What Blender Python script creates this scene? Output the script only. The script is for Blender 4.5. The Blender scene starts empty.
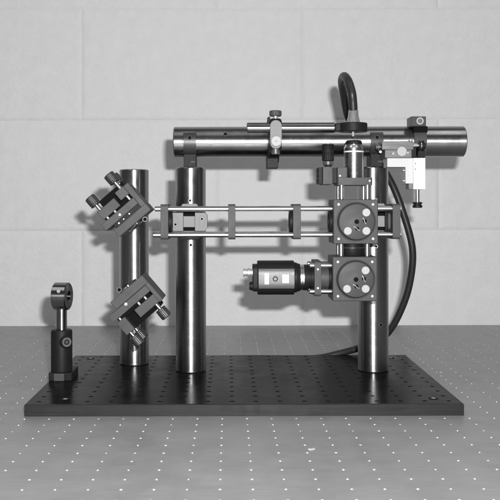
import bpy, bmesh, math, random
from mathutils import Vector, Matrix

random.seed(4)
SC = bpy.context.scene
COL = SC.collection

# ------------------------------------------------------------------ camera
# every length below is in millimetres; MM turns it into metres
MM = 0.001
CAM_Z = 217.5
cam = bpy.data.cameras.new('camera')
cam.sensor_width = 36.0
cam.lens = 64.0
cam.shift_x = 0.042
cam.shift_y = -0.086
cam.clip_start = 0.01
cam.clip_end = 50
cam_o = bpy.data.objects.new('camera', cam)
cam_o.location = (0, 0, CAM_Z * MM)
cam_o.rotation_euler = (math.radians(90), math.radians(0.12), 0)
COL.objects.link(cam_o)
SC.camera = cam_o

# ------------------------------------------------------------------ light
world = bpy.data.worlds.new('World')
SC.world = world
world.use_nodes = True
bg = world.node_tree.nodes['Background']
bg.inputs['Color'].default_value = (0.9, 0.9, 0.9, 1)
bg.inputs['Strength'].default_value = 0.10


def area_light(name, loc, rot, sx, sy, power):
    l = bpy.data.lights.new(name, 'AREA')
    l.shape = 'RECTANGLE'
    l.size, l.size_y = sx, sy
    l.energy = power
    o = bpy.data.objects.new(name, l)
    o.location, o.rotation_euler = loc, rot
    COL.objects.link(o)
    return o


# the camera's own flash, up and to the right of the lens
area_light('flash', (0.034, 0.0, (CAM_Z + 50) * MM), (math.radians(90), 0, 0), 0.020, 0.011, 16.5)
# two fluorescent ceiling fittings of the laboratory
for lx in (-0.9, 0.9):
    area_light('ceiling_lamp', (lx, 0.35, 2.1), (math.radians(12), 0, 0), 0.35, 1.2, 7.0)

SC.view_settings.view_transform = 'Standard'
SC.view_settings.look = 'None'
SC.view_settings.exposure = 0.0
SC.view_settings.gamma = 1.0
SC.render.engine = 'CYCLES'


# ------------------------------------------------------------------ materials
def g(v):
    return (v, v, v, 1)


def mat(name, base, metallic=0.0, rough=0.5, spec=0.5, var=0.12, scale=300.0, bump=0.0, bscale=900.0,
        aniso=0.0, axis='Z', arot=0.0, stretch=(1, 1, 1), rvar=0.06, ior=1.5, smudge=0.0, speck=None, grain=0.0,
        gstretch=(.02, 1, 1)):
    m = bpy.data.materials.new(name)
    m.use_nodes = True
    nt = m.node_tree
    b = nt.nodes['Principled BSDF']
    b.inputs['Metallic'].default_value = metallic
    b.inputs['IOR'].default_value = ior
    b.inputs['Specular IOR Level'].default_value = spec
    tc = nt.nodes.new('ShaderNodeTexCoord')
    mp = nt.nodes.new('ShaderNodeMapping')
    mp.inputs['Scale'].default_value = stretch
    nt.links.new(tc.outputs['Object'], mp.inputs['Vector'])
    n = nt.nodes.new('ShaderNodeTexNoise')
    n.inputs['Scale'].default_value = scale
    n.inputs['Detail'].default_value = 5
    n.inputs['Roughness'].default_value = 0.65
    nt.links.new(mp.outputs['Vector'], n.inputs['Vector'])
    mr = nt.nodes.new('ShaderNodeMapRange')
    mr.inputs['From Min'].default_value = 0.25
    mr.inputs['From Max'].default_value = 0.75
    mr.inputs['To Min'].default_value = base * (1 - var)
    mr.inputs['To Max'].default_value = min(1.0, base * (1 + var))
    nt.links.new(n.outputs['Fac'], mr.inputs['Value'])
    col = mr.outputs['Result']
    if grain:                       # fine directional machining lines
        gm = nt.nodes.new('ShaderNodeMapping')
        gm.inputs['Scale'].default_value = gstretch
        nt.links.new(tc.outputs['Object'], gm.inputs['Vector'])
        gn = nt.nodes.new('ShaderNodeTexNoise')
        gn.inputs['Scale'].default_value = 1400
        gn.inputs['Detail'].default_value = 3
        nt.links.new(gm.outputs['Vector'], gn.inputs['Vector'])
        gr = nt.nodes.new('ShaderNodeMapRange')
        gr.inputs['From Min'].default_value = 0.3
        gr.inputs['From Max'].default_value = 0.7
        gr.inputs['To Min'].default_value = 1 - grain
        gr.inputs['To Max'].default_value = 1 + grain
        nt.links.new(gn.outputs['Fac'], gr.inputs['Value'])
        mu = nt.nodes.new('ShaderNodeMath')
        mu.operation = 'MULTIPLY'
        nt.links.new(col, mu.inputs[0])
        nt.links.new(gr.outputs['Result'], mu.inputs[1])
        col = mu.outputs[0]
    if speck:                       # sparse dust and nicks: (value, noise scale, threshold)
        sn = nt.nodes.new('ShaderNodeTexNoise')
        sn.inputs['Scale'].default_value = speck[1]
        sn.inputs['Detail'].default_value = 2
        nt.links.new(tc.outputs['Object'], sn.inputs['Vector'])
        sr = nt.nodes.new('ShaderNodeMapRange')
        sr.inputs['From Min'].default_value = speck[2]
        sr.inputs['From Max'].default_value = speck[2] + 0.05
        nt.links.new(sn.outputs['Fac'], sr.inputs['Value'])
        mx = nt.nodes.new('ShaderNodeMix')
        mx.data_type = 'FLOAT'
        nt.links.new(sr.outputs['Result'], mx.inputs[0])
        nt.links.new(col, mx.inputs[2])
        mx.inputs[3].default_value = speck[0]
        col = mx.outputs[0]
    nt.links.new(col, b.inputs['Base Color'])
    rr = nt.nodes.new('ShaderNodeMapRange')
    rr.inputs['From Min'].default_value = 0.25
    rr.inputs['From Max'].default_value = 0.75
    rr.inputs['To Min'].default_value = max(0.02, rough - rvar)
    rr.inputs['To Max'].default_value = min(1.0, rough + rvar)
    nt.links.new(n.outputs['Fac'], rr.inputs['Value'])
    ro = rr.outputs['Result']
    if smudge:                      # fingerprints and wiped patches change the gloss
        pn = nt.nodes.new('ShaderNodeTexNoise')
        pn.inputs['Scale'].default_value = 45
        pn.inputs['Detail'].default_value = 4
        pn.inputs['Distortion'].default_value = 1.2
        nt.links.new(tc.outputs['Object'], pn.inputs['Vector'])
        pr = nt.nodes.new('ShaderNodeMapRange')
        pr.inputs['From Min'].default_value = 0.35
        pr.inputs['From Max'].default_value = 0.7
        pr.inputs['To Min'].default_value = -smudge
        pr.inputs['To Max'].default_value = smudge
        nt.links.new(pn.outputs['Fac'], pr.inputs['Value'])
        ad = nt.nodes.new('ShaderNodeMath')
        ad.operation = 'ADD'
        nt.links.new(ro, ad.inputs[0])
        nt.links.new(pr.outputs['Result'], ad.inputs[1])
        ro = ad.outputs[0]
    nt.links.new(ro, b.inputs['Roughness'])
    if bump:
        n2 = nt.nodes.new('ShaderNodeTexNoise')
        n2.inputs['Scale'].default_value = bscale
        n2.inputs['Detail'].default_value = 4
        nt.links.new(mp.outputs['Vector'], n2.inputs['Vector'])
        bp = nt.nodes.new('ShaderNodeBump')
        bp.inputs['Strength'].default_value = bump
        bp.inputs['Distance'].default_value = 0.001
        nt.links.new(n2.outputs['Fac'], bp.inputs['Height'])
        nt.links.new(bp.outputs['Normal'], b.inputs['Normal'])
    if aniso:
        b.inputs['Anisotropic'].default_value = aniso
        b.inputs['Anisotropic Rotation'].default_value = arot
        t = nt.nodes.new('ShaderNodeTangent')
        t.direction_type = 'RADIAL'
        t.axis = axis
        nt.links.new(t.outputs['Tangent'], b.inputs['Tangent'])
    return m


STEEL = {}
for ax, st in (('X', (1, .05, .05)), ('Y', (.05, 1, .05)), ('Z', (.05, .05, 1))):
    STEEL[ax] = mat('turned_stainless_steel_' + ax.lower(), 0.31, 1.0, 0.34, var=0.10, scale=1500, stretch=st, smudge=0.05,
                    aniso=0.75, axis=ax, arot=0.25, rvar=0.025)
M_ROD = mat('polished_steel_rod', 0.55, 1.0, 0.30, var=0.03, rvar=0.01)
M_RINGSTEEL = mat('dark_turned_steel', 0.24, 1.0, 0.26, var=0.05, aniso=0.88, axis='X', arot=0.25, rvar=0.02)
M_BRIGHT = mat('bright_screw_steel', 0.50, 0.7, 0.5, var=0.05)
M_GREYAN = mat('satin_dark_anodised', 0.053, 0.0, 0.56, spec=0.32, var=0.12, scale=120, smudge=0.05, speck=(.12, 1300, .74), bump=0.05, bscale=2500, rvar=0.03)
M_BAND = mat('satin_black_band', 0.028, 0.0, 0.36, spec=0.5, var=0.1, rvar=0.02)
M_BLACK = mat('black_anodised', 0.011, 0.0, 0.52, spec=0.16, var=0.2, scale=500, bump=0.04, bscale=2500)
M_BOARD = mat('black_anodised_board', 0.010, 0.0, 0.24, ior=1.085, var=0.5, scale=30, smudge=0.03, speck=(.05, 900, .70), bump=0.03, bscale=1500)
M_BOARD_EDGE = mat('milled_board_edge', 0.016, 0.0, 0.5, spec=0.22, var=0.35, scale=14, stretch=(1, 1, 1), grain=0.35, smudge=0.06)
M_HOLE_SHADE = mat('dark_hole_and_shade', 0.005, 0.0, 0.7, spec=0.06)  # near-black for holes, and recess shade put into the colour of gap parts
M_RUBBER = mat('black_cable_jacket', 0.016, 0.0, 0.42, spec=0.4, var=0.2)
M_BAR = mat('pale_satin_bar', 0.20, 0.1, 0.6, spec=0.3, var=0.08, scale=700, stretch=(1, 1, .1))
M_ALU = mat('bare_aluminium', 0.22, 0.1, 0.6, spec=0.3, var=0.08, scale=700, stretch=(1, 1, .1))
M_ALU_PALE = mat('pale_milled_aluminium', 0.52, 0.0, 0.6, spec=0.3, var=0.06, scale=500)
M_ALU_BRIGHT = mat('bright_milled_aluminium', 0.72, 0.15, 0.5, var=0.06, scale=500, stretch=(1, 1, .08))
M_STAGE = mat('stage_steel', 0.11, 0.45, 0.45, spec=0.4, var=0.4, smudge=0.06, scale=300, stretch=(.1, 1, 1))
M_NICKEL = mat('nickel_screw', 0.36, 0.2, 0.6, spec=0.3, var=0.14, scale=600)
M_CHROME = mat('chrome_barrel', 0.62, 1.0, 0.30, var=0.06, aniso=0.6, axis='Z', arot=0.25)
M_WHITE = mat('white_label', 0.62, 0.0, 0.6, var=0.03)
M_SIDE_SHEEN = mat('grey_flash_sheen', 0.11, 0.35, 0.46, var=0.08)  # flash reflection on the video camera's side, put into colour
M_TABLE = mat('matt_steel_table_skin', 0.33, 0.35, 0.50, var=0.12, scale=22, bump=0.02, bscale=1200, grain=0.10, smudge=0.05, speck=(.10, 420, .725))
M_TABLEHOLE = mat('table_hole_thread', 0.36, 0.6, 0.46, var=0.3, scale=25, rvar=0.02)
M_GLASS = mat('mirror_glass', 0.8, 1.0, 0.05, var=0.0, rvar=0.0)
M_SILVERBOOT = mat('satin_boot', 0.33, 0.6, 0.32, var=0.05)

# painted block: broad unevenness and the orange peel of roller paint
M_WALL = mat('painted_block', 0.70, 0.0, 0.55, spec=0.25, var=0.045, scale=40, bump=0.75, bscale=170)
M_MORTAR = mat('painted_mortar', 0.69, 0.0, 0.6, spec=0.2, var=0.03, scale=20, bump=0.2, bscale=260)


# ------------------------------------------------------------------ mesh helpers
def basis(axis):
    a = Vector(axis).normalized()
    t = Vector((0, 0, 1)) if abs(a.z) < 0.9 else Vector((1, 0, 0))
    u = t.cross(a).normalized()
    return u, a.cross(u).normalized(), a


class MB:
    def __init__(s):
        s.bm = bmesh.new()

    def prism(s, pts, vec):
        """closed polygon (3-D points) swept by vec"""
        vec = Vector(vec)
        a = [s.bm.verts.new(Vector(p)) for p in pts]
        b = [s.bm.verts.new(Vector(p) + vec) for p in pts]
        n = len(pts)
        s.bm.faces.new(a)
        s.bm.faces.new(list(reversed(b)))
        for i in range(n):
            j = (i + 1) % n
            s.bm.faces.new((a[j], a[i], b[i], b[j]))
        return s

    def box(s, x0, x1, y0, y1, z0, z1):
        return s.prism([(x0, y0, z0), (x1, y0, z0), (x1, y0, z1), (x0, y0, z1)], (0, y1 - y0, 0))

    def lathe(s, prof, org, axis, seg=32, knurl=0.0):
        """prof: (radius, height along axis); closed with caps where the radius is not 0"""
        u, v, a = basis(axis)
        org = Vector(org)
        rings = []
        for k, (r, h) in enumerate(prof):
            ring = []
            for i in range(seg):
                t = 2 * math.pi * i / seg
                kk = 1 - knurl * (i % 2) if 0 < k < len(prof) - 1 else 1 - knurl / 2
                ring.append(s.bm.verts.new(org + a * h + (u * math.cos(t) + v * math.sin(t)) * max(r, .01) * kk))
            rings.append(ring)
        for k in range(len(rings) - 1):
            A, B = rings[k], rings[k + 1]
            for i in range(seg):
                j = (i + 1) % seg
                s.bm.faces.new((A[i], A[j], B[j], B[i]))
        s.bm.faces.new(list(reversed(rings[0])))
        s.bm.faces.new(rings[-1])
        return s

    def cyl(s, org, axis, r, h, ch=0.4, seg=32, knurl=0.0):
        return s.lathe([(r - ch, 0), (r, ch), (r, h - ch), (r - ch, h)], org, axis, seg, knurl)

    def ring(s, org, axis, ro, ri, h, seg=40, ch=0.3):
        u, v, a = basis(axis)
        org = Vector(org)
        prof = [(ri + ch, 0), (ro - ch, 0), (ro, ch), (ro, h - ch), (ro - ch, h), (ri + ch, h), (ri, h - ch), (ri, ch)]
        rings = []
        for r, hh in prof:
            rings.append([s.bm.verts.new(org + a * hh + (u * math.cos(2 * math.pi * i / seg) + v * math.sin(2 * math.pi * i / seg)) * r)
                          for i in range(seg)])
        for k in range(len(rings)):
            A, B = rings[k], rings[(k + 1) % len(rings)]
            for i in range(seg):
                j = (i + 1) % seg
                s.bm.faces.new((A[i], A[j], B[j], B[i]))
        return s

    def arc(s, org, axis, ro, ri, h, a0, a1, seg=32, e1=(0, -1, 0), e2=(0, 0, 1)):
        """bent strip round an axis, angles in degrees measured from e1 towards e2"""
        a = Vector(axis).normalized()
        e1, e2, org = Vector(e1), Vector(e2), Vector(org)
        rows = []
        for i in range(seg + 1):
            t = math.radians(a0 + (a1 - a0) * i / seg)
            d = e1 * math.cos(t) + e2 * math.sin(t)
            rows.append([s.bm.verts.new(org + d * r + a * k) for r, k in ((ri, 0), (ro, 0), (ro, h), (ri, h))])
        for i in range(seg):
            A, B = rows[i], rows[i + 1]
            for k in range(4):
                l = (k + 1) % 4
                s.bm.faces.new((A[k], A[l], B[l], B[k]))
        s.bm.faces.new(rows[0])
        s.bm.faces.new(list(reversed(rows[-1])))
        return s

    def sweep(s, pts, r, seg=14):
        pts = [Vector(p) for p in pts]
        rings = []
        nrm = None
        for i, p in enumerate(pts):
            d = (pts[min(i + 1, len(pts) - 1)] - pts[max(i - 1, 0)]).normalized()
            if nrm is None:
                nrm = basis(d)[0]
            nrm = (nrm - d * nrm.dot(d)).normalized()
            b = d.cross(nrm)
            rr = r[i] if isinstance(r, list) else r
            rings.append([s.bm.verts.new(p + (nrm * math.cos(2 * math.pi * k / seg) + b * math.sin(2 * math.pi * k / seg)) * rr)
                          for k in range(seg)])
        for A, B in zip(rings, rings[1:]):
            for k in range(seg):
                l = (k + 1) % seg
                s.bm.faces.new((A[k], A[l], B[l], B[k]))
        s.bm.faces.new(list(reversed(rings[0])))
        s.bm.faces.new(rings[-1])
        return s

    def build(s, name, m, parent=None, bevel=0.0, org=None, seg=2, smooth=True, angle=38):
        bm = s.bm
        bmesh.ops.recalc_face_normals(bm, faces=bm.faces)
        if bevel:
            ed = [e for e in bm.edges if len(e.link_faces) == 2 and e.calc_face_angle(0) > math.radians(40)]
            bmesh.ops.bevel(bm, geom=ed, offset=bevel, segments=seg, profile=0.5, affect='EDGES', clamp_overlap=True)
        o0 = Vector(org) if org is not None else (ORG[root_of(parent).name] if parent else Vector((0, 0, 0)))
        for v in bm.verts:
            v.co = (v.co - o0) * MM
        me = bpy.data.meshes.new(name)
        bm.to_mesh(me)
        bm.free()
        for mm in (m if isinstance(m, list) else [m]):
            me.materials.append(mm)
        if smooth:
            me.shade_smooth()
            me.set_sharp_from_angle(angle=math.radians(19 if bevel else angle))
        o = bpy.data.objects.new(name, me)
        COL.objects.link(o)
        if parent:
            o.parent = parent
        else:
            o.location = o0 * MM
            ORG[o.name] = o0
        return o


ORG = {}


def root_of(o):
    while o.parent:
        o = o.parent
    return o


def tag(o, label, cat, group=None):
    o['label'] = label
    o['category'] = cat
    if group:
        o['group'] = group
    return o


def thing(name, label, cat, org, group=None):
    o = bpy.data.objects.new(name, None)
    o.empty_display_size = 0.01
    o.location = Vector(org) * MM
    COL.objects.link(o)
    ORG[o.name] = Vector(org)
    return tag(o, label, cat, group)


def spline(P, n=10):
    P = [Vector(p) for p in P]
    P = [2 * P[0] - P[1]] + P + [2 * P[-1] - P[-2]]
    out = []
    for i in range(1, len(P) - 2):
        for k in range(n):
            t = k / n
            a, b, c, d = P[i - 1:i + 3]
            out.append(0.5 * (2 * b + (c - a) * t + (2 * a - 5 * b + 4 * c - d) * t * t + (3 * b - a - 3 * c + d) * t ** 3))
    out.append(P[-2])
    return out


def rrect(cx, cz, w, h, r, n=5):
    pts = []
    for sx, sz, a0 in ((1, 1, 0), (-1, 1, 90), (-1, -1, 180), (1, -1, 270)):
        for i in range(n + 1):
            t = math.radians(a0 + 90 * i / n)
            pts.append((cx + sx * (w / 2 - r) + r * math.cos(t), cz + sz * (h / 2 - r) + r * math.sin(t)))
    return pts


# ------------------------------------------------------------------ wall of painted blocks
WALL_Y = 1632
wall = bpy.data.objects.new('wall', None)
COL.objects.link(wall)
wall['kind'] = 'structure'
ORG[wall.name] = Vector((0, 0, 0))
MB().box(-2100, 2200, WALL_Y + 0.9, WALL_Y + 120, -330, 1600).build('mortar', M_MORTAR, wall, smooth=False)


def block_mesh():
    """face of a painted concrete block with soft, slightly wandering edges"""
    W, H, nx, nz = 407.6, 204.4, 24, 12
    bm = bmesh.new()
    rnd = random.Random(9)

    def line(L, n):
        e = [0, 1.0, 2.2, 3.6, 5.2, 7.0]
        mid = [9 + (L - 18) * i / n for i in range(n + 1)]
        return e + mid + [L - x for x in reversed(e)]

    xs, zs = line(W, nx), line(H, nz)

    def lift(d):
        t = min(1, d / 9.0)
        return 2.1 * (1 - (1 - t) ** 2)

    grid = []
    for i, x in enumerate(xs):
        col = []
        for j, z in enumerate(zs):
            d = min(x, W - x, z, H - z)
            jit = rnd.uniform(-.25, .25)
            col.append(bm.verts.new(((x - W / 2 + jit) * MM, -(lift(d) - 0.2) * MM, (z - H / 2 + jit) * MM)))
        grid.append(col)
    for i in range(len(xs) - 1):
        for j in range(len(zs) - 1):
            bm.faces.new((grid[i][j], grid[i + 1][j], grid[i + 1][j + 1], grid[i][j + 1]))
    # returns into the mortar bed
    border = [e for e in bm.edges if e.is_boundary]
    r = bmesh.ops.extrude_edge_only(bm, edges=border)
    for v in [x for x in r['geom'] if isinstance(x, bmesh.types.BMVert)]:
        v.co.y = 0.004
    bmesh.ops.recalc_face_normals(bm, faces=bm.faces)
    me = bpy.data.meshes.new('block')
    bm.to_mesh(me)
    bm.free()
    me.materials.append(M_WALL)
    me.shade_smooth()
    return me


bme = block_mesh()
for r in range(-2, 6):
    zc = 174.5 + 203.2 * r + 101.6
    off = -270 if r % 2 else -22
    for c in range(-4, 5):
        o = bpy.data.objects.new('block', bme)
        o.location = ((off + 203.2 + 406.4 * c + random.uniform(-.6, .6)) * MM, (WALL_Y + random.uniform(0, .25)) * MM,
                      (zc + random.uniform(-.4, .4)) * MM)
        o.rotation_euler = (random.uniform(-.0006, .0006), random.uniform(-.0006, .0006), random.uniform(-.0006, .0006))
        COL.objects.link(o)
        o.parent = wall


# ------------------------------------------------------------------ perforated sheets
def perforated(x0, y0, nx, ny, r, zt, depth, rim, ch, lim=None, nseg=16, taper=0.0):
    """pitch 25.4 grid of tapped holes in a flat sheet; returns a bmesh (0 sheet, 1 hole)"""
    P = 25.4
    bm = bmesh.new()
    lx0, lx1, ly0, ly1 = lim if lim else (-1e9, 1e9, -1e9, 1e9)
    ang = [2 * math.pi * i / nseg for i in range(nseg)]
    for a in range(nx):
        for b in range(ny):
            cx, cy = x0 + P * a, y0 + P * b
            tp = taper * random.uniform(.6, 1.1)
            sq, c1, c2, c3 = [], [], [], []
            for t in ang:
                ct, st = math.cos(t), math.sin(t)
                k = (P / 2) / max(abs(ct), abs(st))
                sq.append(bm.verts.new((min(max(cx + k * ct, lx0), lx1), min(max(cy + k * st, ly0), ly1), zt)))
                c1.append(bm.verts.new((cx + (r + rim) * ct, cy + (r + rim) * st, zt)))
                c2.append(bm.verts.new((cx + r * ct, cy + r * st, zt - ch)))
                c3.append(bm.verts.new((cx + (r - tp) * ct, cy + (r - tp) * st, zt - depth)))
            for i in range(nseg):
                j = (i + 1) % nseg
                bm.faces.new((sq[i], sq[j], c1[j], c1[i]))
                for A, B in ((c1, c2), (c2, c3)):
                    f = bm.faces.new((A[i], A[j], B[j], B[i]))
                    f.material_index = 1
            f = bm.faces.new(c3)
            f.material_index = 1
    return bm


# ------------------------------------------------------------------ optical table
table = bpy.data.objects.new('optical_table', None)
COL.objects.link(table)
table['kind'] = 'structure'
ORG[table.name] = Vector((0, 0, 0))
TX0, TY0, TNX, TNY = -210.6 - 25.4 * 18, 913 - 25.4 * 14, 56, 42
m_ = MB()
m_.bm.free()
m_.bm = perforated(TX0, TY0, TNX, TNY, 1.8, 0, 4.2, 0.06, 0.06, taper=1.1, nseg=24)
m_.build('table_top', [M_TABLE, M_TABLEHOLE], table, angle=30)
hx0, hx1 = TX0 - 12.7, TX0 + 25.4 * (TNX - 1) + 12.7
hy0, hy1 = TY0 - 12.7, TY0 + 25.4 * (TNY - 1) + 12.7
m_ = MB()
for q in ([(-1400, -300), (1500, -300), (1500, hy0), (-1400, hy0)], [(-1400, hy0), (hx0, hy0), (hx0, hy1), (-1400, hy1)],
          [(hx1, hy0), (1500, hy0), (1500, hy1), (hx1, hy1)]):
    m_.bm.faces.new([m_.bm.verts.new((x, y, 0)) for x, y in q])
if hy1 < WALL_Y:
    m_.bm.faces.new([m_.bm.verts.new((x, y, 0)) for x, y in [(-1400, hy1), (1500, hy1), (1500, WALL_Y - 2), (-1400, WALL_Y - 2)]])
m_.build('table_margin', M_TABLE, table, smooth=False)
MB().box(-1400, 1500, -300, WALL_Y - 2, -305, -10).build('table_core', M_BLACK, table, smooth=False)

# ------------------------------------------------------------------ breadboard
BX0, BX1, BY0, BY1, BT = -213.3, 243.9, 924.0, 1228.8, 12.7
bb = thing('breadboard', 'black anodised breadboard plate with rows of holes lying on the steel table', 'breadboard',
           ((BX0 + BX1) / 2, (BY0 + BY1) / 2, 0.3))
m_ = MB()
m_.bm.free()
C = 0.9
m_.bm = perforated(BX0 + 12.7, BY0 + 12.7, 18, 12, 2.35, BT, 11, 0.25, 0.25, (BX0 + C, BX1 - C, BY0 + C, BY1 - C))


def quad(bm, pts, mi=0):
    f = bm.faces.new([bm.verts.new(p) for p in pts])
    f.material_index = mi


cin = [(BX0 + C, BY0 + C), (BX1 - C, BY0 + C), (BX1 - C, BY1 - C), (BX0 + C, BY1 - C)]
cou = [(BX0, BY0), (BX1, BY0), (BX1, BY1), (BX0, BY1)]
for i in range(4):
    j = (i + 1) % 4
    quad(m_.bm, [(*cou[i], BT - C), (*cou[j], BT - C), (*cin[j], BT), (*cin[i], BT)], 2)
    quad(m_.bm, [(*cou[i], 0.3), (*cou[j], 0.3), (*cou[j], BT - C), (*cou[i], BT - C)], 2)
quad(m_.bm, [(*p, 0.3) for p in reversed(cou)])
m_.build('plate', [M_BOARD, M_HOLE_SHADE, M_BOARD_EDGE], bb, smooth=False)
# counterbored corner bolts between the grid holes
for x, y in ((BX0 + 38, BY0 + 12.7 + 12.7), (BX1 - 26, BY0 + 25.4), (BX0 + 25.4, BY1 - 25.4), (BX1 - 25.4, BY1 - 25.4)):
    bolt = MB().ring((x, y, BT + 0.02), (0, 0, 1), 5.2, 3.1, 0.5).build('bolt', M_BLACK, bb)
    MB().cyl((x, y, BT + 0.01), (0, 0, 1), 2.4, 0.45, .15, 16).build('socket', M_BRIGHT, bolt)


# ------------------------------------------------------------------ steel posts
def tapped_hole(parent, p, n, r=2.6):
    n = Vector(n).normalized()
    h = MB().ring(Vector(p) - n * 0.5, n, r, r * 0.66, 0.7, 20, .15).build('tapped_hole', M_BRIGHT if r <= 2.2 else M_STAGE, parent)
    MB().cyl(Vector(p) - n * 0.4, n, r * 0.68, 0.5, .05, 16).build('bore', M_HOLE_SHADE, h)


POST_R = 19.05
PA, PB, PC = (-124.4, 1165.3), (-48.2, 1114.5), (180.4, 1114.5)
for (x, y), lab in ((PA, 'thick steel post carrying the two tilted mirror mounts'),
                    (PB, 'thick steel post under the end of the crossbar, behind the silver cage bracket'),
                    (PC, 'thick steel post behind the two cage cubes with a black cable beside it')):
    p = thing('steel_post', lab, 'post', (x, y, BT), 'thick steel posts on the breadboard')
    MB().lathe([(17.6, BT), (POST_R, BT + 1.0), (POST_R, BT + 252.9), (17.9, BT + 254), (4, BT + 254), (3.6, BT + 252)],
               (x, y, 0), (0, 0, 1), 72).build('shaft', STEEL['Z'], p)
    if (x, y) == PC:
        tapped_hole(p, (x + 6.6, y - 17.9, 71.5), (6.6, -17.9, 0))
    if (x, y) == PB:
        tapped_hole(p, (x + 0.2, y - POST_R, 225.6), (0, -1, 0), 2.0)
        tapped_hole(p, (x + 1.0, y - POST_R, 170.8), (0, -1, 0), 2.2)
    if (x, y) == PC:
        tapped_hole(p, (x + 1.0, y - POST_R, 225.6), (0, -1, 0), 2.0)
        tapped_hole(p, (x + 1.0, y - POST_R, 168.5), (0, -1, 0), 2.2)

TZ, TY = 299.0, 1114.5
cb = thing('crossbar', 'thick horizontal steel bar resting across the tops of two posts', 'bar', (112, TY, TZ - POST_R))
MB().lathe([(17.6, 0), (POST_R, 1.2), (POST_R, 362.3), (17.6, 363.5), (9, 363.5), (8.5, 361)], (-69, TY, TZ), (1, 0, 0), 72).build('shaft', STEEL['X'], cb)
tapped_hole(cb, (-4.3, TY - 17.0, TZ + 8.6), (0, -17.0, 8.6), 2.8)

# saddle clamps joining post tops and crossbar
for px_, lab in ((PB[0], 'black saddle clamp with a screw hole joining crossbar end to post top'),
                 (PC[0] + 2.2, 'black saddle clamp behind the silver stage, between crossbar and post top')):
    s_ = thing('saddle_clamp', lab, 'clamp', (px_, TY, 266.8), 'black clamps on the post tops')
    MB().box(px_ - 7.6, px_ + 7.6, TY - 17, TY + 17, 266.8, 283).build('pedestal', M_BLACK, s_, 0.6)
    MB().arc((px_ - 7.8, TY, TZ), (1, 0, 0), POST_R + 1.6, POST_R + .02, 15.6, -100, 30, 40).build('band', M_BAND, s_)
    a = math.radians(11)
    nn = Vector((0, -math.cos(a), math.sin(a)))
    pp = Vector((px_, TY, TZ)) + nn * (POST_R + 1.7)
    sc = MB().ring(pp - nn * .3, nn, 2.9, 1.9, .7, 24, .15).build('screw', M_GREYAN, s_)
    MB().cyl(pp - nn * .3, nn, 1.95, .35, .1, 16).build('socket', M_HOLE_SHADE, sc)
    MB().box(px_ + 1.5, px_ + 6.5, TY - 17.6, TY - 16.9, 272.5, 274).build('slot', M_GREYAN, s_)

# ------------------------------------------------------------------ thin rod, its clamp, the fibre holder
RY, RZ = 1048.0, 310.7
rod = tag(MB().lathe([(5.6, 0), (6.35, .8), (6.35, 102.6), (5.6, 103.4)], (21.2, RY, RZ), (1, 0, 0), 40)
          .build('support_rod', STEEL['X'], org=(72, RY, RZ)),
          'short thin steel rod alongside the top of the crossbar, ending at the black ring', 'rod')

cx = 55.0
cl = thing('rod_clamp', 'clamp with pale rounded front bar and white screw gripping rod and crossbar', 'clamp', (cx, 1090, 266))
MB().arc((cx - 7.2, TY, TZ), (1, 0, 0), 27, POST_R + .02, 14.4, -92, 250, 48).build('strap', M_BLACK, cl, .5)
MB().box(cx - 7.2, cx + 7.2, 1042, 1092, 283, 321.5).build('jaw', M_BLACK, cl, 3.0)
MB().box(cx - 8, cx + 6, TY - 16, TY + 16, 265.5, 280.5).build('foot', M_BLACK, cl, .6)
yy = 1036.5
pts = []
for i in range(13):
    t = math.pi * i / 12
    pts.append((cx + 6.9 * math.cos(t), yy, 312.0 + 6.9 * math.sin(t)))
for i in range(13):
    t = math.pi + math.pi * i / 12
    pts.append((cx + 6.9 * math.cos(t), yy, 292.2 + 6.9 * math.sin(t)))
MB().prism(pts, (0, 5.4, 0)).build('front_bar', M_BAR, cl, .7)
w = MB().cyl((cx + .2, yy, 294.0), (0, -1, 0), 6.3, 3.4, .7, 36).build('screw', M_NICKEL, cl)
MB().cyl((cx + .2, yy - 3.2, 294.0), (0, -1, 0), 1.3, .35, .1, 14).build('dimple', M_STAGE, w)
MB().cyl((cx, 1046, 279.2), (0, 0, 1), 5.2, 7, .6, 28).build('lower_nut', M_STAGE, cl)
MB().cyl((cx, 1048, 321), (0, 0, 1), 2.6, 4, .3, 16).build('stem', M_BRIGHT, cl)
MB().cyl((cx, 1048, 324.3), (0, 0, 1), 7.2, 6.6, .8, 40, .04).build('knob', M_GREYAN, cl)
MB().box(cx - 9, cx - 6, 1050, 1070, 306, 324).build('side_lug', M_BLACK, cl, .5)

FX, FY = 146.2, RY
fm = thing('fiber_holder', 'flat black ring holder on the end of the thin rod above the objective', 'holder', (FX, FY, 305.5))
MB().ring((FX, FY, 305.6), (0, 0, 1), 17, 4.5, 10.4, 56, .8).build('ring', M_BLACK, fm)
MB().box(124.6, 134, FY - 6.6, FY + 6.6, 306.0, 315.6).build('neck', M_BLACK, fm, 1.2)
MB().cyl((FX, FY, 306), (0, 0, 1), 4.7, 9.5, .4, 24).build('insert', M_GREYAN, fm)

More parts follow.
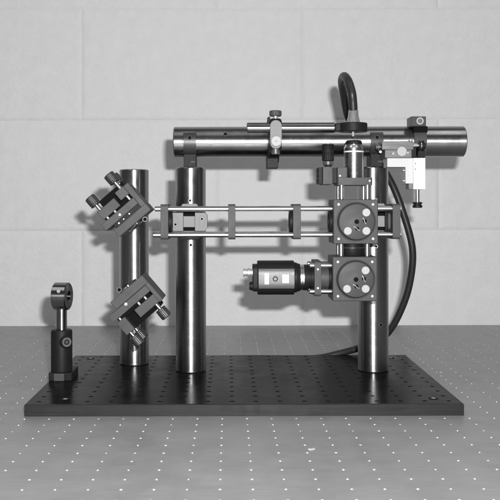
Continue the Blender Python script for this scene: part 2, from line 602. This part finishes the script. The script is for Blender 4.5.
fc = thing('fiber_cable', 'thick black cable looping above the ring holder and hanging behind the post', 'cable', (FX, FY, 316.1))
path = [(147.0, 1048, 327), (146.0, 1045.5, 340), (144.4, 1044, 352), (141.5, 1053, 366.5), (139.5, 1075, 375.5),
        (140.2, 1102, 372.5), (146.5, 1130, 358), (154, 1150, 335), (168, 1160, 308), (196, 1168, 277), (216, 1175, 246.6),
        (231, 1177, 208), (243.5, 1180, 160), (241.5, 1190, 114), (231, 1200, 75.8), (216, 1210, 46), (197, 1217, 31),
        (175, 1226, 21.5), (153, 1234, 14), (128, 1238.5, 7.5), (98, 1242, 5.2), (40, 1246, 5.2), (-40, 1244, 5.2)]
sp = spline(path, 10)
MB().sweep(sp, [5.2 - 0.5 * min(1, i / 100) for i in range(len(sp))], 20).build('cable', M_RUBBER, fc)
bm_boot = MB().lathe([(8.6, 0), (7.9, 2.2), (6.3, 8), (5.8, 15.0), (5.4, 15.6)], (FX + .4, FY, 316.1), (0.02, 0, 1), 36)
bm_boot.build('strain_relief', M_SILVERBOOT, fc)
MB().cyl((FX + .3, FY, 300.4), (0, 0, 1), 1.5, 6.4, .3, 16).build('ferrule', M_NICKEL, fc)

# ------------------------------------------------------------------ cage system
CY, CZ = 1040.0, 200.5
UX, LX, LZ = 144.7, 143.7, 135.0


def cage_rod(p, ax, L, label, group):
    return tag(MB().lathe([(2.3, 0), (3, .6), (3, L - .6), (2.3, L)], p, ax, 24).build('cage_rod', M_ROD, org=p), label, 'rod', group)


for sz, wz in ((1, 'upper'), (-1, 'lower')):
    for sy, wy in ((-1, 'front'), (1, 'rear')):
        x0 = -85.5 if sz > 0 else -87.8
        cage_rod((x0, CY + 15 * sy, CZ + 15 * sz), (1, 0, 0), UX - 25.3 - x0,
                 'long %s %s cage rod running from the bracket post to the cube' % (wz, wy), 'long horizontal cage rods')
        cage_rod((UX + 25.3, CY + 15 * sy, CZ + 15 * sz), (1, 0, 0), 28.8,
                 'short %s %s cage rod between upper cube and the end plate' % (wz, wy), 'short end cage rods')
        cage_rod((92.5, CY + 15 * sy, LZ + 15 * sz), (1, 0, 0), LX - 25.3 - 92.5,
                 'short %s %s cage rod between the video camera and lower cube' % (wz, wy), 'camera cage rods')
for sx, wx in ((-1, 'on the camera side'), (1, 'on the post side')):
    for sy, wy in ((-1, 'front'), (1, 'rear')):
        cage_rod((UX + 15 * sx, CY + 15 * sy, CZ + 25.3), (0, 0, 1), 20,
                 'upright %s cage rod under the objective plate, %s' % (wy, wx), 'objective cage rods')
        cage_rod((UX - .5 + 15 * sx, CY + 15 * sy, LZ + 25.3), (0, 0, 1), CZ - LZ - 50.6,
                 'stub %s cage rod between the two cubes, %s' % (wy, wx), 'cube link rods')


def cage_plate(xc, zc, t, label, ringside=0, screws=False, m=M_GREYAN, W=40.6, parentname='cage_plate'):
    p = thing(parentname, label, 'plate', (xc, CY, zc - W / 2), 'cage plates on the rods')
    out = rrect(CY, zc, W, W, 3.2, 6)
    n = len(out)
    bm = bmesh.new()
    R = 12.9
    rows = []
    for k in range(n):
        a = math.atan2(out[k][1] - zc, out[k][0] - CY)
        i_ = (CY + R * math.cos(a), zc + R * math.sin(a))
        rows.append([bm.verts.new((x, q[0], q[1])) for x, q in ((xc - t / 2, i_), (xc - t / 2, out[k]), (xc + t / 2, out[k]), (xc + t / 2, i_))])
    for k in range(n):
        A, B = rows[k], rows[(k + 1) % n]
        for q in range(4):
            bm.faces.new((A[q], A[(q + 1) % 4], B[(q + 1) % 4], B[q]))
    mb = MB()
    mb.bm.free()
    mb.bm = bm
    mb.build('plate', m, p, .5)
    if ringside:
        x0 = xc + ringside * t / 2
        MB().ring((x0, CY, zc), (ringside, 0, 0), 14.2, 9, 3.2, 40).build('retaining_ring', M_BLACK, p)
    if screws:
        for s_ in (1, -1):
            MB().cyl((xc, CY - W / 2 - .35, zc + 15 * s_ * .72), (0, 1, 0), 1.3, .8, .2, 14).build('screw', M_BRIGHT, p)
    return p


cage_plate(-74.2, CZ, 9.0, 'grey cage plate at the free rod ends beside the silver bracket', 1)
cage_plate(3.2, CZ, 8.4, 'grey cage plate alone on the bare middle of the long rods')
cage_plate(78.0, CZ, 9.0, 'grey cage plate holding a black lens ring, above the video camera', -1)
cage_plate(192.3, CZ, 8.9, 'grey cage plate at the cable side end of the short rods')
cage_plate(101.8, LZ, 7.8, 'grey cage plate with two small screws between video camera and lower cube', 0, True)


def cage_cube(xc, zc, label):
    h = 25.4
    c = thing('cage_cube', label, 'cube', (xc, CY, zc - h), 'square cage cubes')
    MB().box(xc - h, xc + h, CY - h, CY + h, zc - h, zc + h).build('body', M_GREYAN, c, 1.0)
    f = CY - h
    fl = MB().lathe([(23.2, 0), (23.2, 1.0), (21.4, 1.6), (21.0, 1.6)], (xc, f + .1, zc), (0, -1, 0), 64).build('flange', M_GREYAN, c)
    d = MB().lathe([(22.0, 0), (20.3, 6.9), (20.0, 7.5), (19.4, 7.8)], (xc, f - .4, zc), (0, -1, 0), 72).build('cover_disc', M_GREYAN, c)
    y = f - 8.2
    for dx, dz in ((10.6, 10.4), (10.6, -10.4), (-10.4, -10.4)):
        MB().cyl((xc + dx, y + .3, zc + dz), (0, -1, 0), 4.55, 2.0, .35, 32).build('screw', M_NICKEL, d)
    MB().ring((xc, y + .15, zc), (0, -1, 0), 2.9, 2.3, .3, 24, .05).build('rim', M_BLACK, d)
    MB().cyl((xc, y + .15, zc), (0, -1, 0), 2.4, .2, .05, 20).build('bore', M_HOLE_SHADE, d)
    for (dx, dz), (ax, az) in (((9.0, .9), (2.0, -3.6)), ((.4, -7.8), (3.6, -2.3))):
        MB().cyl((xc + dx, y + .15, zc + dz), (0, -1, 0), 2.3, .22, .05, 18).build('bore', M_HOLE_SHADE, d)
        cxp = Vector((xc + dx - .5, y - .5, zc + dz))
        v = Vector((ax, 0, az))
        MB().sweep([cxp - v, cxp - v * .3 + Vector((.35, -.5, .35)), cxp + v * .3 - Vector((.35, .5, .35)), cxp + v], .55, 8).build('clip', M_BRIGHT, d)
    for dx in (-19.6, 19.6):
        for dz in (-19.6, 19.6):
            MB().cyl((xc + dx, f + .1, zc + dz), (0, -1, 0), 1.6, .7, .3, 18).build('corner_screw', M_BRIGHT, c)
    MB().ring((xc - h + .2, CY, zc), (-1, 0, 0), 14.2, 10, 3.0, 40).build('port_ring', M_BLACK, c)
    return c


cage_cube(UX, CZ, 'upper cage cube with round cover and three white screws, on the long rods')
cage_cube(LX, LZ, 'lower cage cube with round cover and three white screws, beside the video camera')

lt = thing('lens_tube', 'short black lens tube joining the two cage cubes', 'tube', (LX + .4, CY, LZ + 25.4))
MB().lathe([(14.6, 0), (14.9, .4), (14.9, 8.6), (14.2, 8.8), (14.2, 9.4), (14.9, 9.6), (14.9, 11.4), (13.6, 11.6), (13.6, 14.6)],
           (LX + .4, CY, LZ + 25.5), (0, 0, 1), 48).build('barrel', M_BLACK, lt)
MB().ring((LX + .4, CY, LZ + 25.5 + 9.0), (0, 0, 1), 15.1, 14, .7, 48, .15).build('band', M_STAGE, lt)


def cage_bracket(xc, label, dark):
    b = thing('cage_bracket', label, 'bracket', (xc, 1080, 178), 'brackets clamping the cage to the posts')
    y0 = 1062
    MB().box(xc - 6.9, xc + 6.9, y0 + 1.5, y0 + 14, 193.4, 206.6).build('center_block', M_ALU, b, .5)
    MB().box(xc - 7.2, xc + 7.2, y0 + 9, y0 + 13, 189, 211.4).build('channel_back', M_HOLE_SHADE, b)
    for s_, mm in ((-1, M_ALU), (1, M_BLACK if dark else M_ALU)):
        xa, xb = sorted((xc + s_ * 7.0, xc + s_ * 21.8))
        ch = 3.5
        if s_ < 0:
            pts = [(xa + ch, y0, 188.7), (xb, y0, 188.7), (xb, y0, 211.5), (xa + ch, y0, 211.5), (xa, y0, 211.5 - ch), (xa, y0, 188.7 + ch)]
        else:
            pts = [(xa, y0, 188.7), (xb - ch, y0, 188.7), (xb, y0, 188.7 + ch), (xb, y0, 211.5 - ch), (xb - ch, y0, 211.5), (xa, y0, 211.5)]
        blk = MB().prism(pts, (0, 16, 0)).build('side_block', mm, b, .5)
        xm = xc + s_ * (16.2 if s_ < 0 else 15.4)
        zz = 200.0
        o_ = [(x, y0 - .25, z) for x, z in rrect(xm, zz, 7.2, 15.2, 3.5, 8)]
        i_ = [(x, y0 - .25, z) for x, z in rrect(xm, zz, 5.4, 13.4, 2.6, 8)]
        mb = MB()
        A = [mb.bm.verts.new(p) for p in o_]
        B = [mb.bm.verts.new(p) for p in i_]
        A2 = [mb.bm.verts.new((p[0], y0 + .3, p[2])) for p in o_]
        B2 = [mb.bm.verts.new((p[0], y0 + .3, p[2])) for p in i_]
        n = len(A)
        for k in range(n):
            l = (k + 1) % n
            mb.bm.faces.new((A[k], A[l], B[l], B[k]))
            mb.bm.faces.new((A[k], A2[k], A2[l], A[l]))
            mb.bm.faces.new((B[k], B[l], B2[l], B2[k]))
        mb.build('slot_rim', M_BAR if not dark else M_GREYAN, blk)
        zz2 = zz + (-3.2 if s_ < 0 else 3.4)
        MB().cyl((xm, y0 - .6, zz2), (0, 1, 0), 2.5, 1, .2, 20).build('screw', M_STAGE, blk)
        MB().cyl((xm, y0 - .7, zz2), (0, 1, 0), 1.4, .4, .05, 12).build('socket', M_HOLE_SHADE, blk)
    # trapezoid clamp body reaching back to the post
    z0, z1 = 178.6, 221.6
    pts = [(xc - 11.5, 0, z0), (xc + 11.5, 0, z0), (xc + 11.5, 0, 216.5), (xc + 8.6, 0, z1), (xc - 8.6, 0, z1), (xc - 11.5, 0, 216.5)]
    MB().prism([(p[0], 1078, p[2]) for p in pts], (0, 18.5, 0)).build('clamp_body', M_ALU, b, .8)


cage_bracket(PB[0] + .4, 'silver bracket with two slotted screw holes clamping cage to post', False)
cage_bracket(PC[0] - 1.0, 'silver and black bracket behind the upper cube beside the end plate', True)

# ------------------------------------------------------------------ objective and focusing plate
PX0, PX1 = 124.6, 165.0
op = thing('objective_plate', 'grey stepped plate carrying the objective above the upper cube', 'plate', (UX, CY, 242))
mb = MB()
bm = mb.bm
out = rrect(UX, CY, 40.4, 40.4, 2.0, 6)
rows = []
for q in out:
    a = math.atan2(q[1] - CY, q[0] - UX)
    i_ = (UX + 11.4 * math.cos(a), CY + 11.4 * math.sin(a))
    rows.append([bm.verts.new((c[0], c[1], z)) for c, z in ((i_, 242.4), (q, 242.4), (q, 251), (i_, 251))])
for k in range(len(rows)):
    A, B = rows[k], rows[(k + 1) % len(rows)]
    for q in range(4):
        bm.faces.new((A[q], A[(q + 1) % 4], B[(q + 1) % 4], B[q]))
mb.build('plate', M_GREYAN, op, .5)
MB().box(PX0, PX0 + 11, CY - 20.1, CY + 20, 250.8, 262.9).build('upright', M_GREYAN, op, .5)
MB().box(156.8, 164, CY + 8, CY + 20, 250.8, 262.9).build('rear_lug', M_BLACK, op, .5)
for x, z in ((PX0 + 2.8, 253.0), (PX1 - 3.6, 247.2)):
    MB().cyl((x, CY - 20.6, z), (0, 1, 0), 1.2, .8, .2, 14).build('screw', M_BRIGHT, op)

ob = thing('objective', 'chrome microscope objective with a white band pointing up', 'objective', (UX + 1.2, CY, 246))
OX = UX + 1.4
MB().lathe([(11.0, 244), (11.4, 245), (11.6, 251.5), (11.6, 280.6), (11.3, 280.8), (11.3, 282.6), (11.6, 282.8), (11.6, 285.6),
            (10.9, 287.2), (9.6, 289.6), (9.6, 290.2)], (OX, CY, 0), (0, 0, 1), 56).build('barrel', M_CHROME, ob)
MB().ring((OX, CY, 280.9), (0, 0, 1), 11.75, 10.5, 1.6, 56, .1).build('white_band', M_WHITE, ob)
MB().lathe([(9.4, 290), (9.6, 290.4), (9.6, 293.4), (8.2, 295), (3, 295.3), (2.6, 294)], (OX, CY, 0), (0, 0, 1), 48, .05).build('nose', M_BLACK, ob)

fa = thing('focus_adjuster', 'small grey block with upright knurled black knob beside the objective', 'adjuster', (114, CY, 243))
MB().box(107.8, 118.9, CY - 20, CY + 18, 243.2, 263.6).build('block', M_GREYAN, fa, .5)
MB().box(118.7, PX0 + .2, CY - 13, CY + 16, 244.5, 262.3).build('slide', M_BLACK, fa, .4)
side = MB().box(103.6, 107.9, CY - 12, CY + 14, 244, 263).build('side_plate', M_BLACK, fa, .4)
for z in (247.5, 253.5, 259.5):
    MB().cyl((103.7, CY - 8, z), (-1, 0, 0), 1.8, 1.6, .3, 14).build('screw', M_BLACK, side)
kx, ky = 115.0, CY - 9
MB().cyl((kx, ky, 263.4), (0, 0, 1), 4.2, 2.6, .3, 28).build('neck', M_BLACK, fa)
MB().cyl((kx, ky, 265.8), (0, 0, 1), 6.1, 4.6, .6, 36).build('collar', M_STAGE, fa)
kn = MB().lathe([(6.3, 0), (7.0, .7), (7.0, 7.4), (6.5, 7.9), (6.5, 8.9), (7.0, 9.4), (7.0, 18.6), (6.4, 19.4)], (kx, ky, 270.6), (0, 0, 1), 48, .05).build('knob', M_BLACK, fa)
MB().cyl((kx, ky, 289.8), (0, 0, 1), 2.0, 1.2, .3, 16).build('tip', M_BRIGHT, kn)

# ------------------------------------------------------------------ video camera
vc = thing('video_camera', 'small black video camera with flash sheen painted grey on its side, lying between cage rods', 'camera', (54, CY, 115))
mb = MB()
mb.prism([(33, y, z) for y, z in rrect(CY, LZ, 38, 39.4, 15.0, 14)], (42.6, 0, 0))
mb.build('body', M_BLACK, vc, 0.9)
mb = MB()
mb.prism([(27.4, y, z) for y, z in rrect(CY, LZ, 31, 31, 6.0, 8)], (6, 0, 0))
mb.build('rear_cap', M_BLACK, vc, .8)
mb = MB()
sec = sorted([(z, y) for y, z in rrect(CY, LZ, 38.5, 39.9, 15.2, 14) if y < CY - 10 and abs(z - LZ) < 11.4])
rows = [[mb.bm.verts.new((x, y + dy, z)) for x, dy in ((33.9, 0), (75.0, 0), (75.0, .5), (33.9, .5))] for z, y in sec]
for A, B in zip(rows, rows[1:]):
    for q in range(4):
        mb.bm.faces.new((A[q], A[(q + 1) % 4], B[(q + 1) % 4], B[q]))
lab = mb.build('side_sheen', M_SIDE_SHEEN, vc)  # grey strip stands in for the flash reflected on the black side
for x0, x1, z0, z1 in ((40.6, 45.6, 128.6, 141.2), (61.0, 68.6, 130.0, 140.0)):
    MB().box(x0, x1, CY - 19.55, CY - 19.2, z0, z1).build('sticker', M_WHITE, lab)
MB().ring((53.0, CY - 19.1, 134.8), (0, -1, 0), 3.0, 2.0, .7, 28, .15).build('screw_rim', M_BLACK, lab)
MB().cyl((53.0, CY - 19.1, 134.8), (0, -1, 0), 2.0, .45, .1, 20).build('screw', M_STAGE, lab)
MB().cyl((38.0, CY - 19.1, 129.5), (0, -1, 0), .8, .4, .1, 12).build('rivet', M_STAGE, lab)
MB().lathe([(4.4, 0), (4.4, 4.4), (5.3, 4.6), (5.3, 6.2), (4.0, 6.6), (4.0, 9.8), (4.8, 10), (4.8, 11.4), (3.4, 11.6)],
           (28, CY - 6, 141.2), (-1, 0, 0), 32).build('connector', M_BRIGHT, vc)
MB().lathe([(5.2, 0), (5.2, 3), (4.4, 3.4), (4.4, 4.6)], (28, CY - 6, 125.6), (-1, 0, 0), 28).build('power_socket', M_BLACK, vc)
MB().lathe([(17.6, 0), (17.6, 3.4), (16.6, 4.2), (16.0, 7.4)], (75.2, CY, LZ), (1, 0, 0), 56).build('front_flange', M_BLACK, vc)
MB().lathe([(15.2, 0), (15.2, 1.6), (14.4, 1.9), (14.4, 2.5), (15.2, 2.8), (15.2, 4.6)], (82.4, CY, LZ), (1, 0, 0), 56).build('mount_ring', M_ROD, vc)
MB().lathe([(15.1, 0), (15.1, 4.8), (14.3, 5), (14.3, 6.2), (13.0, 6.4), (13.0, 8.0), (14.3, 8.2), (14.3, 11.2)], (86.9, CY, LZ), (1, 0, 0), 56).build('lens_barrel', M_BLACK, vc)
ad = thing('lens_tube', 'dark lens tube between the small cage plate and lower cube', 'tube', (111, CY, LZ - 14))
MB().lathe([(14.4, 0), (14.4, 9.2), (13.2, 9.4), (13.2, 12)], (105.6, CY, LZ), (1, 0, 0), 48).build('barrel', M_GREYAN, ad)

# ------------------------------------------------------------------ clamp, stage and bracket at the crossbar end
bc = thing('bar_clamp', 'black clamp with hex screw standing up from the crossbar near its free end', 'clamp', (235, TY, 280))
MB().arc((227.9, TY, TZ), (1, 0, 0), POST_R + 5, POST_R + .02, 15.4, -95, 225, 48).build('strap', M_GREYAN, bc, .5)
MB().box(222.6, 241, 1086, 1112, 315.5, 327.8).build('lug', M_BAND, bc, .8)
MB().box(226.8, 243.6, 1089, 1106, 308.5, 316).build('gap_shade', M_HOLE_SHADE, bc, .3)  # black box puts the recess shadow below the lug into colour
sx_, sz_ = 233.4, 322.0
s1 = MB().ring((sx_, 1086.4, sz_), (0, -1, 0), 4.5, 2.7, 2.2, 36, .3).build('screw', M_NICKEL, bc)
MB().cyl((sx_, 1086.4, sz_), (0, -1, 0), 2.7, .9, .1, 6).build('socket', M_STAGE, s1)

st = thing('translation_stage', 'small silver translation stage with a round screw on the crossbar front', 'stage', (202, 1076, 276))
MB().box(183, 220.6, 1062, 1093, 285.3, 295.8).build('carriage', M_STAGE, st, .5)
MB().box(186.2, 218.2, 1060.5, 1092, 275.6, 285.4).build('slide', M_STAGE, st, .5)
k_ = MB().cyl((206.0, 1060.6, 283.2), (0, -1, 0), 6.0, 3.2, .6, 36).build('round_screw', M_NICKEL, st)
MB().cyl((196, 1060.6, 280.8), (0, -1, 0), 1.6, .8, .2, 16).build('screw', M_NICKEL, st)
MB().cyl((213.5, 1060.6, 281.6), (0, -1, 0), 1.0, .6, .2, 16).build('screw', M_BRIGHT, st)
MB().lathe([(2.4, 0), (2.4, 2), (4.6, 2.2), (4.6, 4.4), (3.0, 4.6), (3.0, 6.2)], (183.2, 1072, 289.5), (-1, 0, 0), 24).build('end_nut', M_STAGE, st)
MB().cyl((181.5, 1066, 283.2), (0, -1, 0), 1.8, 2, .3, 14).build('stop_screw', M_BRIGHT, st)
MB().lathe([(3.4, 0), (3.4, 2.4), (2.5, 2.6), (2.5, 8)], (220.4, 1070, 291.2), (1, 0, 0), 28).build('spindle', M_ROD, st)
MB().cyl((217.5, 1063.5, 295.5), (0, 0, 1), 2.2, 2.6, .4, 18).build('screw', M_BRIGHT, st)
th = MB().lathe([(3.2, 0), (6.2, .3), (6.2, 1.8), (3.6, 2), (3.6, 4.2), (6.2, 4.4), (6.2, 6), (3.2, 6.3), (3.2, 8.4)], (228.2, 1070, 290.8), (1, 0, 0), 40).build('thimble', M_BLACK, st)
MB().ring((230.5, 1070, 290.8), (1, 0, 0), 4.3, 3.4, 1.6, 32, .15).build('thimble_ring', M_ROD, th)
MB().box(220, 226.8, 1076, 1092, 277, 292).build('connecting_plate', M_BLACK, st, .4)
mb = MB()
mb.prism([(x, 1078, z) for x, z in rrect(233.5, 283.5, 8.4, 13.5, 3.2, 6)], (0, 18, 0))
mb.build('clevis', M_BLACK, st, .5)

sb = thing('sample_bracket', 'bright white aluminium angle bracket hanging under the silver stage', 'bracket', (222, 1072, 238))
MB().prism([(188.9, 1060, 275.4), (188.9, 1060, 264.8), (210.6, 1060, 264.8), (210.6, 1060, 245.0), (220, 1060, 245.0), (220, 1060, 275.4)],
           (0, 26, 0)).build('angle', M_ALU_PALE, sb, .4)
MB().box(219.2, 233.6, 1056.5, 1084, 238.0, 275.4).build('column', M_ALU_BRIGHT, sb, .5)
MB().box(215.5, 219.4, 1066, 1084, 238.6, 246).build('lower_tab', M_STAGE, sb, .4)
for z in (248.5, 261.0):
    MB().cyl((210.8, 1066, z), (-1, 0, 0), 1.4, 2.6, .3, 14).build('screw', M_BRIGHT, sb)
for z in (262.0, 268.6):
    MB().cyl((221.6, 1056.6, z), (0, -1, 0), .8, .4, .1, 12).build('screw', M_STAGE, sb)
sn = MB().cyl((226.4, 1068, 238.2), (0, 0, -1), 2.5, 16, .3, 24).build('plunger', M_ROD, sb)
MB().lathe([(4.0, 0), (5.8, .4), (5.8, 2.0), (4.6, 2.3), (4.6, 3.6), (5.8, 3.9), (5.8, 6.4), (4.8, 7.0)], (226.4, 1068, 223.0), (0, 0, -1), 36).build('plunger_knob', M_BLACK, sn)


# ------------------------------------------------------------------ tilted mirror mounts
K_ = 1.1417
EU = Vector((0.758, 0, 0.652))
EV = Vector((0.652, 0, -0.758))


def mirror_mount(ox, oz, label, cfg):
    O = Vector((ox, 1015, oz))
    m = thing('mirror_mount', label, 'mirror mount', (ox, 1040, oz - 25), 'tilted kinematic mirror mounts')

    def P(u, v, y):
        q = O + EU * (u * K_) + EV * (v * K_)
        q.y = y
        return q

    def ob_(name, u0, u1, v0, v1, y0, y1, mt=M_GREYAN, bev=.6, parent=None):
        return MB().prism([P(u0, v0, y0), P(u1, v0, y0), P(u1, v1, y0), P(u0, v1, y0)], (0, y1 - y0, 0)).build(name, mt, parent or m, bev)

    sg = cfg['s']
    for name, u0, u1, v0, v1, y0, y1, mt in cfg['boxes']:
        ob_(name, u0, u1, v0, v1, y0, y1, mt)
    for u, vb, vk, y in cfg['knobs']:
        L = 11.0 * K_
        kb = MB().lathe([(5.7, 0), (6.5, .8), (6.5, 2.2), (6.0, 2.5), (6.0, 3.0), (6.5, 3.3), (6.5, L - 1), (5.7, L)], P(u, vk, y), EV * sg, 60, .03).build('knob', M_BAND, m)
        MB().cyl(P(u, vb - sg * 2, y), EV * sg, 2.3, abs(vk - vb) * K_ + 3.2, .2, 20).build('shaft', M_ROD, kb)
    for u, v, y, r in cfg['dots']:
        MB().cyl(P(u, v, y), (0, -1, 0), r, 0.8, .25, 16).build('screw', M_BRIGHT, m)
    for u, v0, v1, y in cfg['pins']:
        a, b = P(u, v0, y), P(u, v1, y)
        MB().cyl(a, b - a, 1.5, (b - a).length, .2, 16).build('pin', M_BRIGHT, m)
    u, v = cfg['ring']
    rr = MB().ring(P(u, v, 1030), (0, -1, 0), 3.2, 1.9, 3, 24, .3).build('set_screw', M_STAGE, m)
    MB().cyl(P(u, v, 1030), (0, -1, 0), 1.9, 1.6, .1, 16).build('socket', M_HOLE_SHADE, rr)
    # mirror disc in the fixed plate, facing away from the knobs
    u, v = cfg['mirror']
    MB().cyl(P(u, v, 1041), EV * -sg, 12.7, 2.4, .4, 48).build('mirror', M_GLASS, m)
    u, v = cfg['arm']
    p0 = P(u, v, 1058)
    arm = MB().cyl(p0, (0, 1, 0), 9.5, 1146.8 - 1058, .6, 36).build('mounting_arm', M_BLACK, m)
    q = Vector((PA[0], 0, p0.z))
    MB().box(PA[0] - 11, PA[0] + 11, 1128, 1146.4, p0.z - 11, p0.z + 11).build('arm_foot', M_BLACK, arm, 1)


mirror_mount(-124.7, 208.9, 'upper tilted mirror mount, its knobs pointing up and away from the crossbar', dict(
    s=-1,
    boxes=[('moving_plate', -21, 21.5, -4.5, 3.3, 1015, 1065, M_GREYAN),
           ('fixed_plate', -15, 27, 8, 16.5, 1015, 1065, M_GREYAN),
           ('adjuster_block', -16, 6.3, -17, -6.8, 1018, 1066, M_GREYAN),
           ('adjuster_block', 10, 21, -20, -10, 1016, 1034, M_GREYAN),
           ('end_plate', 20.5, 26.5, -20, 8.5, 1021, 1065, M_GREYAN),
           ('gap_spacer', -12, 21, 2.8, 8.6, 1019, 1062, M_BLACK),
           ('joint_spacer', -15, 20, -10, -4, 1024, 1062, M_HOLE_SHADE),
           ('back_plate', -9, 22, -25, -9, 1030, 1066, M_HOLE_SHADE)],  # near-black paints the cavity's shade onto these inner parts
    knobs=[(-12.4, -17, -23.2, 1024), (17, -20, -28.2, 1024), (17, -20, -28.2, 1066)],
    dots=[(0, 0, 1015.3, 1.6), (-6.5, 5.6, 1019.2, 1.2), (-.2, 5.6, 1019.2, 1.0), (7.6, 5.2, 1019.2, 1.1)],
    pins=[(-11.5, -6.9, -3.9, 1019), (-1.8, -6.9, -3.9, 1019), (17.4, -10.4, -5, 1019)],
    ring=(15.2, 19.3), mirror=(5, 16.4), arm=(4, -2)))

mirror_mount(-118.0, 106.9, 'lower tilted mirror mount, its knobs pointing down at the breadboard', dict(
    s=1,
    boxes=[('moving_plate', -22, 27, -1.8, 6, 1015, 1065, M_GREYAN),
           ('fixed_plate', -11, 31, -11.5, -2.0, 1015.6, 1065, M_GREYAN),
           ('adjuster_block', 2, 27, 10, 20, 1016, 1064, M_GREYAN),
           ('adjuster_block', -20, -9.5, 8.6, 24.5, 1016, 1034, M_GREYAN),
           ('end_plate', 26.6, 31, -3, 20.8, 1017.5, 1065, M_GREYAN),
           ('joint_spacer', -18, 25, 5.5, 10.6, 1024, 1062, M_HOLE_SHADE),
           ('back_plate', -17, 24, 9, 25, 1032, 1066, M_HOLE_SHADE)],  # inner parts coloured near-black for the shade between the plates
    knobs=[(21.8, 20, 26.2, 1024), (-16.4, 24.5, 29.5, 1024), (-16.4, 24.5, 29.5, 1068)],
    dots=[(0, 0, 1015.3, 1.9)],
    pins=[(9.8, 6.4, 9.9, 1019), (18.3, 6.4, 9.9, 1019), (-14.6, 6.2, 9.2, 1018)],
    ring=(2.6, -15.2), mirror=(10, -11.4), arm=(4, 4)))

# ------------------------------------------------------------------ small lens holder on the board corner
HX, HY = -200.6, 1063.7
lh = thing('lens_holder', 'short steel pin post topped by a steel lens ring at the board corner', 'lens holder', (HX, HY, 60))
MB().lathe([(5.8, 50), (6.35, 50.6), (6.35, 98.5), (5.8, 99)], (HX, HY, 0), (0, 0, 1), 40).build('stem', STEEL['Z'], lh)
za = 111.3
ang = math.radians(-9)
axv = Vector((math.cos(ang), math.sin(ang), 0))
c0 = Vector((HX + .5, HY, za)) - axv * 8.6
rg = MB().ring(c0, axv, 16.4, 5.6, 17.2, 64, .9).build('ring', M_RINGSTEEL, lh)
MB().cyl(c0 + axv * 6, axv, 5.7, 3, .3, 48).build('lens', M_BLACK, rg)
a = math.radians(26)
n_ = Vector((.06, -math.cos(a), math.sin(a)))
pp = Vector((HX - 1.8, HY, za)) + n_ * 15.8
MB().cyl(pp, n_, 2.2, 1.3, .4, 18).build('set_screw', M_NICKEL, rg)

ph = thing('post_holder', 'black cylinder post holder with side thumbscrew, bolted to the board corner', 'post holder', (HX, HY, BT))
MB().lathe([(12.3, 22), (12.7, 22.5), (12.7, 68.6), (12.1, 70.8), (11.2, 71.4), (7, 71.4), (6.6, 70)], (HX, HY, 0), (0, 0, 1), 56).build('barrel', M_BLACK, ph)
base = MB().box(-213.2, -186.0, 1048, 1094, BT + .05, 22.2).build('foot', M_BLACK, ph, .7)
MB().box(-206.8, -194.6, 1046.2, 1049, BT + .2, 21.6).build('foot_tab', M_GREYAN, base, .4)
n_ = Vector((.42, -.9, 0.05)).normalized()
pp = Vector((HX, HY, 58.2)) + n_ * 11.5
tsx = MB().cyl(pp, n_, 3.6, 6, .3, 20).build('thumbscrew_neck', M_BLACK, ph)
q = pp + n_ * 5
MB().cyl(q, n_, 7.1, 7.4, .8, 40, .06).build('thumbscrew', M_BLACK, ph)
tr = MB().ring(q + n_ * 6.9, n_, 5.4, 3.2, .9, 36, .2).build('thumbscrew_face', M_STAGE, ph)
MB().cyl(q + n_ * 6.7, n_, 1.9, 1.0, .2, 6).build('socket', M_GREYAN, tr)

# ------------------------------------------------------------------ flecks lying on the table
for pts, lab in (([(70.6, 795), (73, 793.6), (76.5, 796.5), (77, 800.2), (73.2, 798.4), (70.4, 799)], 'pale paper fleck lying on the table in front of the breadboard'),
                 ([(275.3, 1164), (278.6, 1163), (279.6, 1166), (276.2, 1167)], 'tiny pale fleck lying on the table beside the breadboard edge')):
    tag(MB().prism([(x, y, .15) for x, y in pts], (0, 0, .35)).build('paper_fleck', M_WHITE, org=(pts[0][0], pts[0][1], .15)), lab, 'fleck')
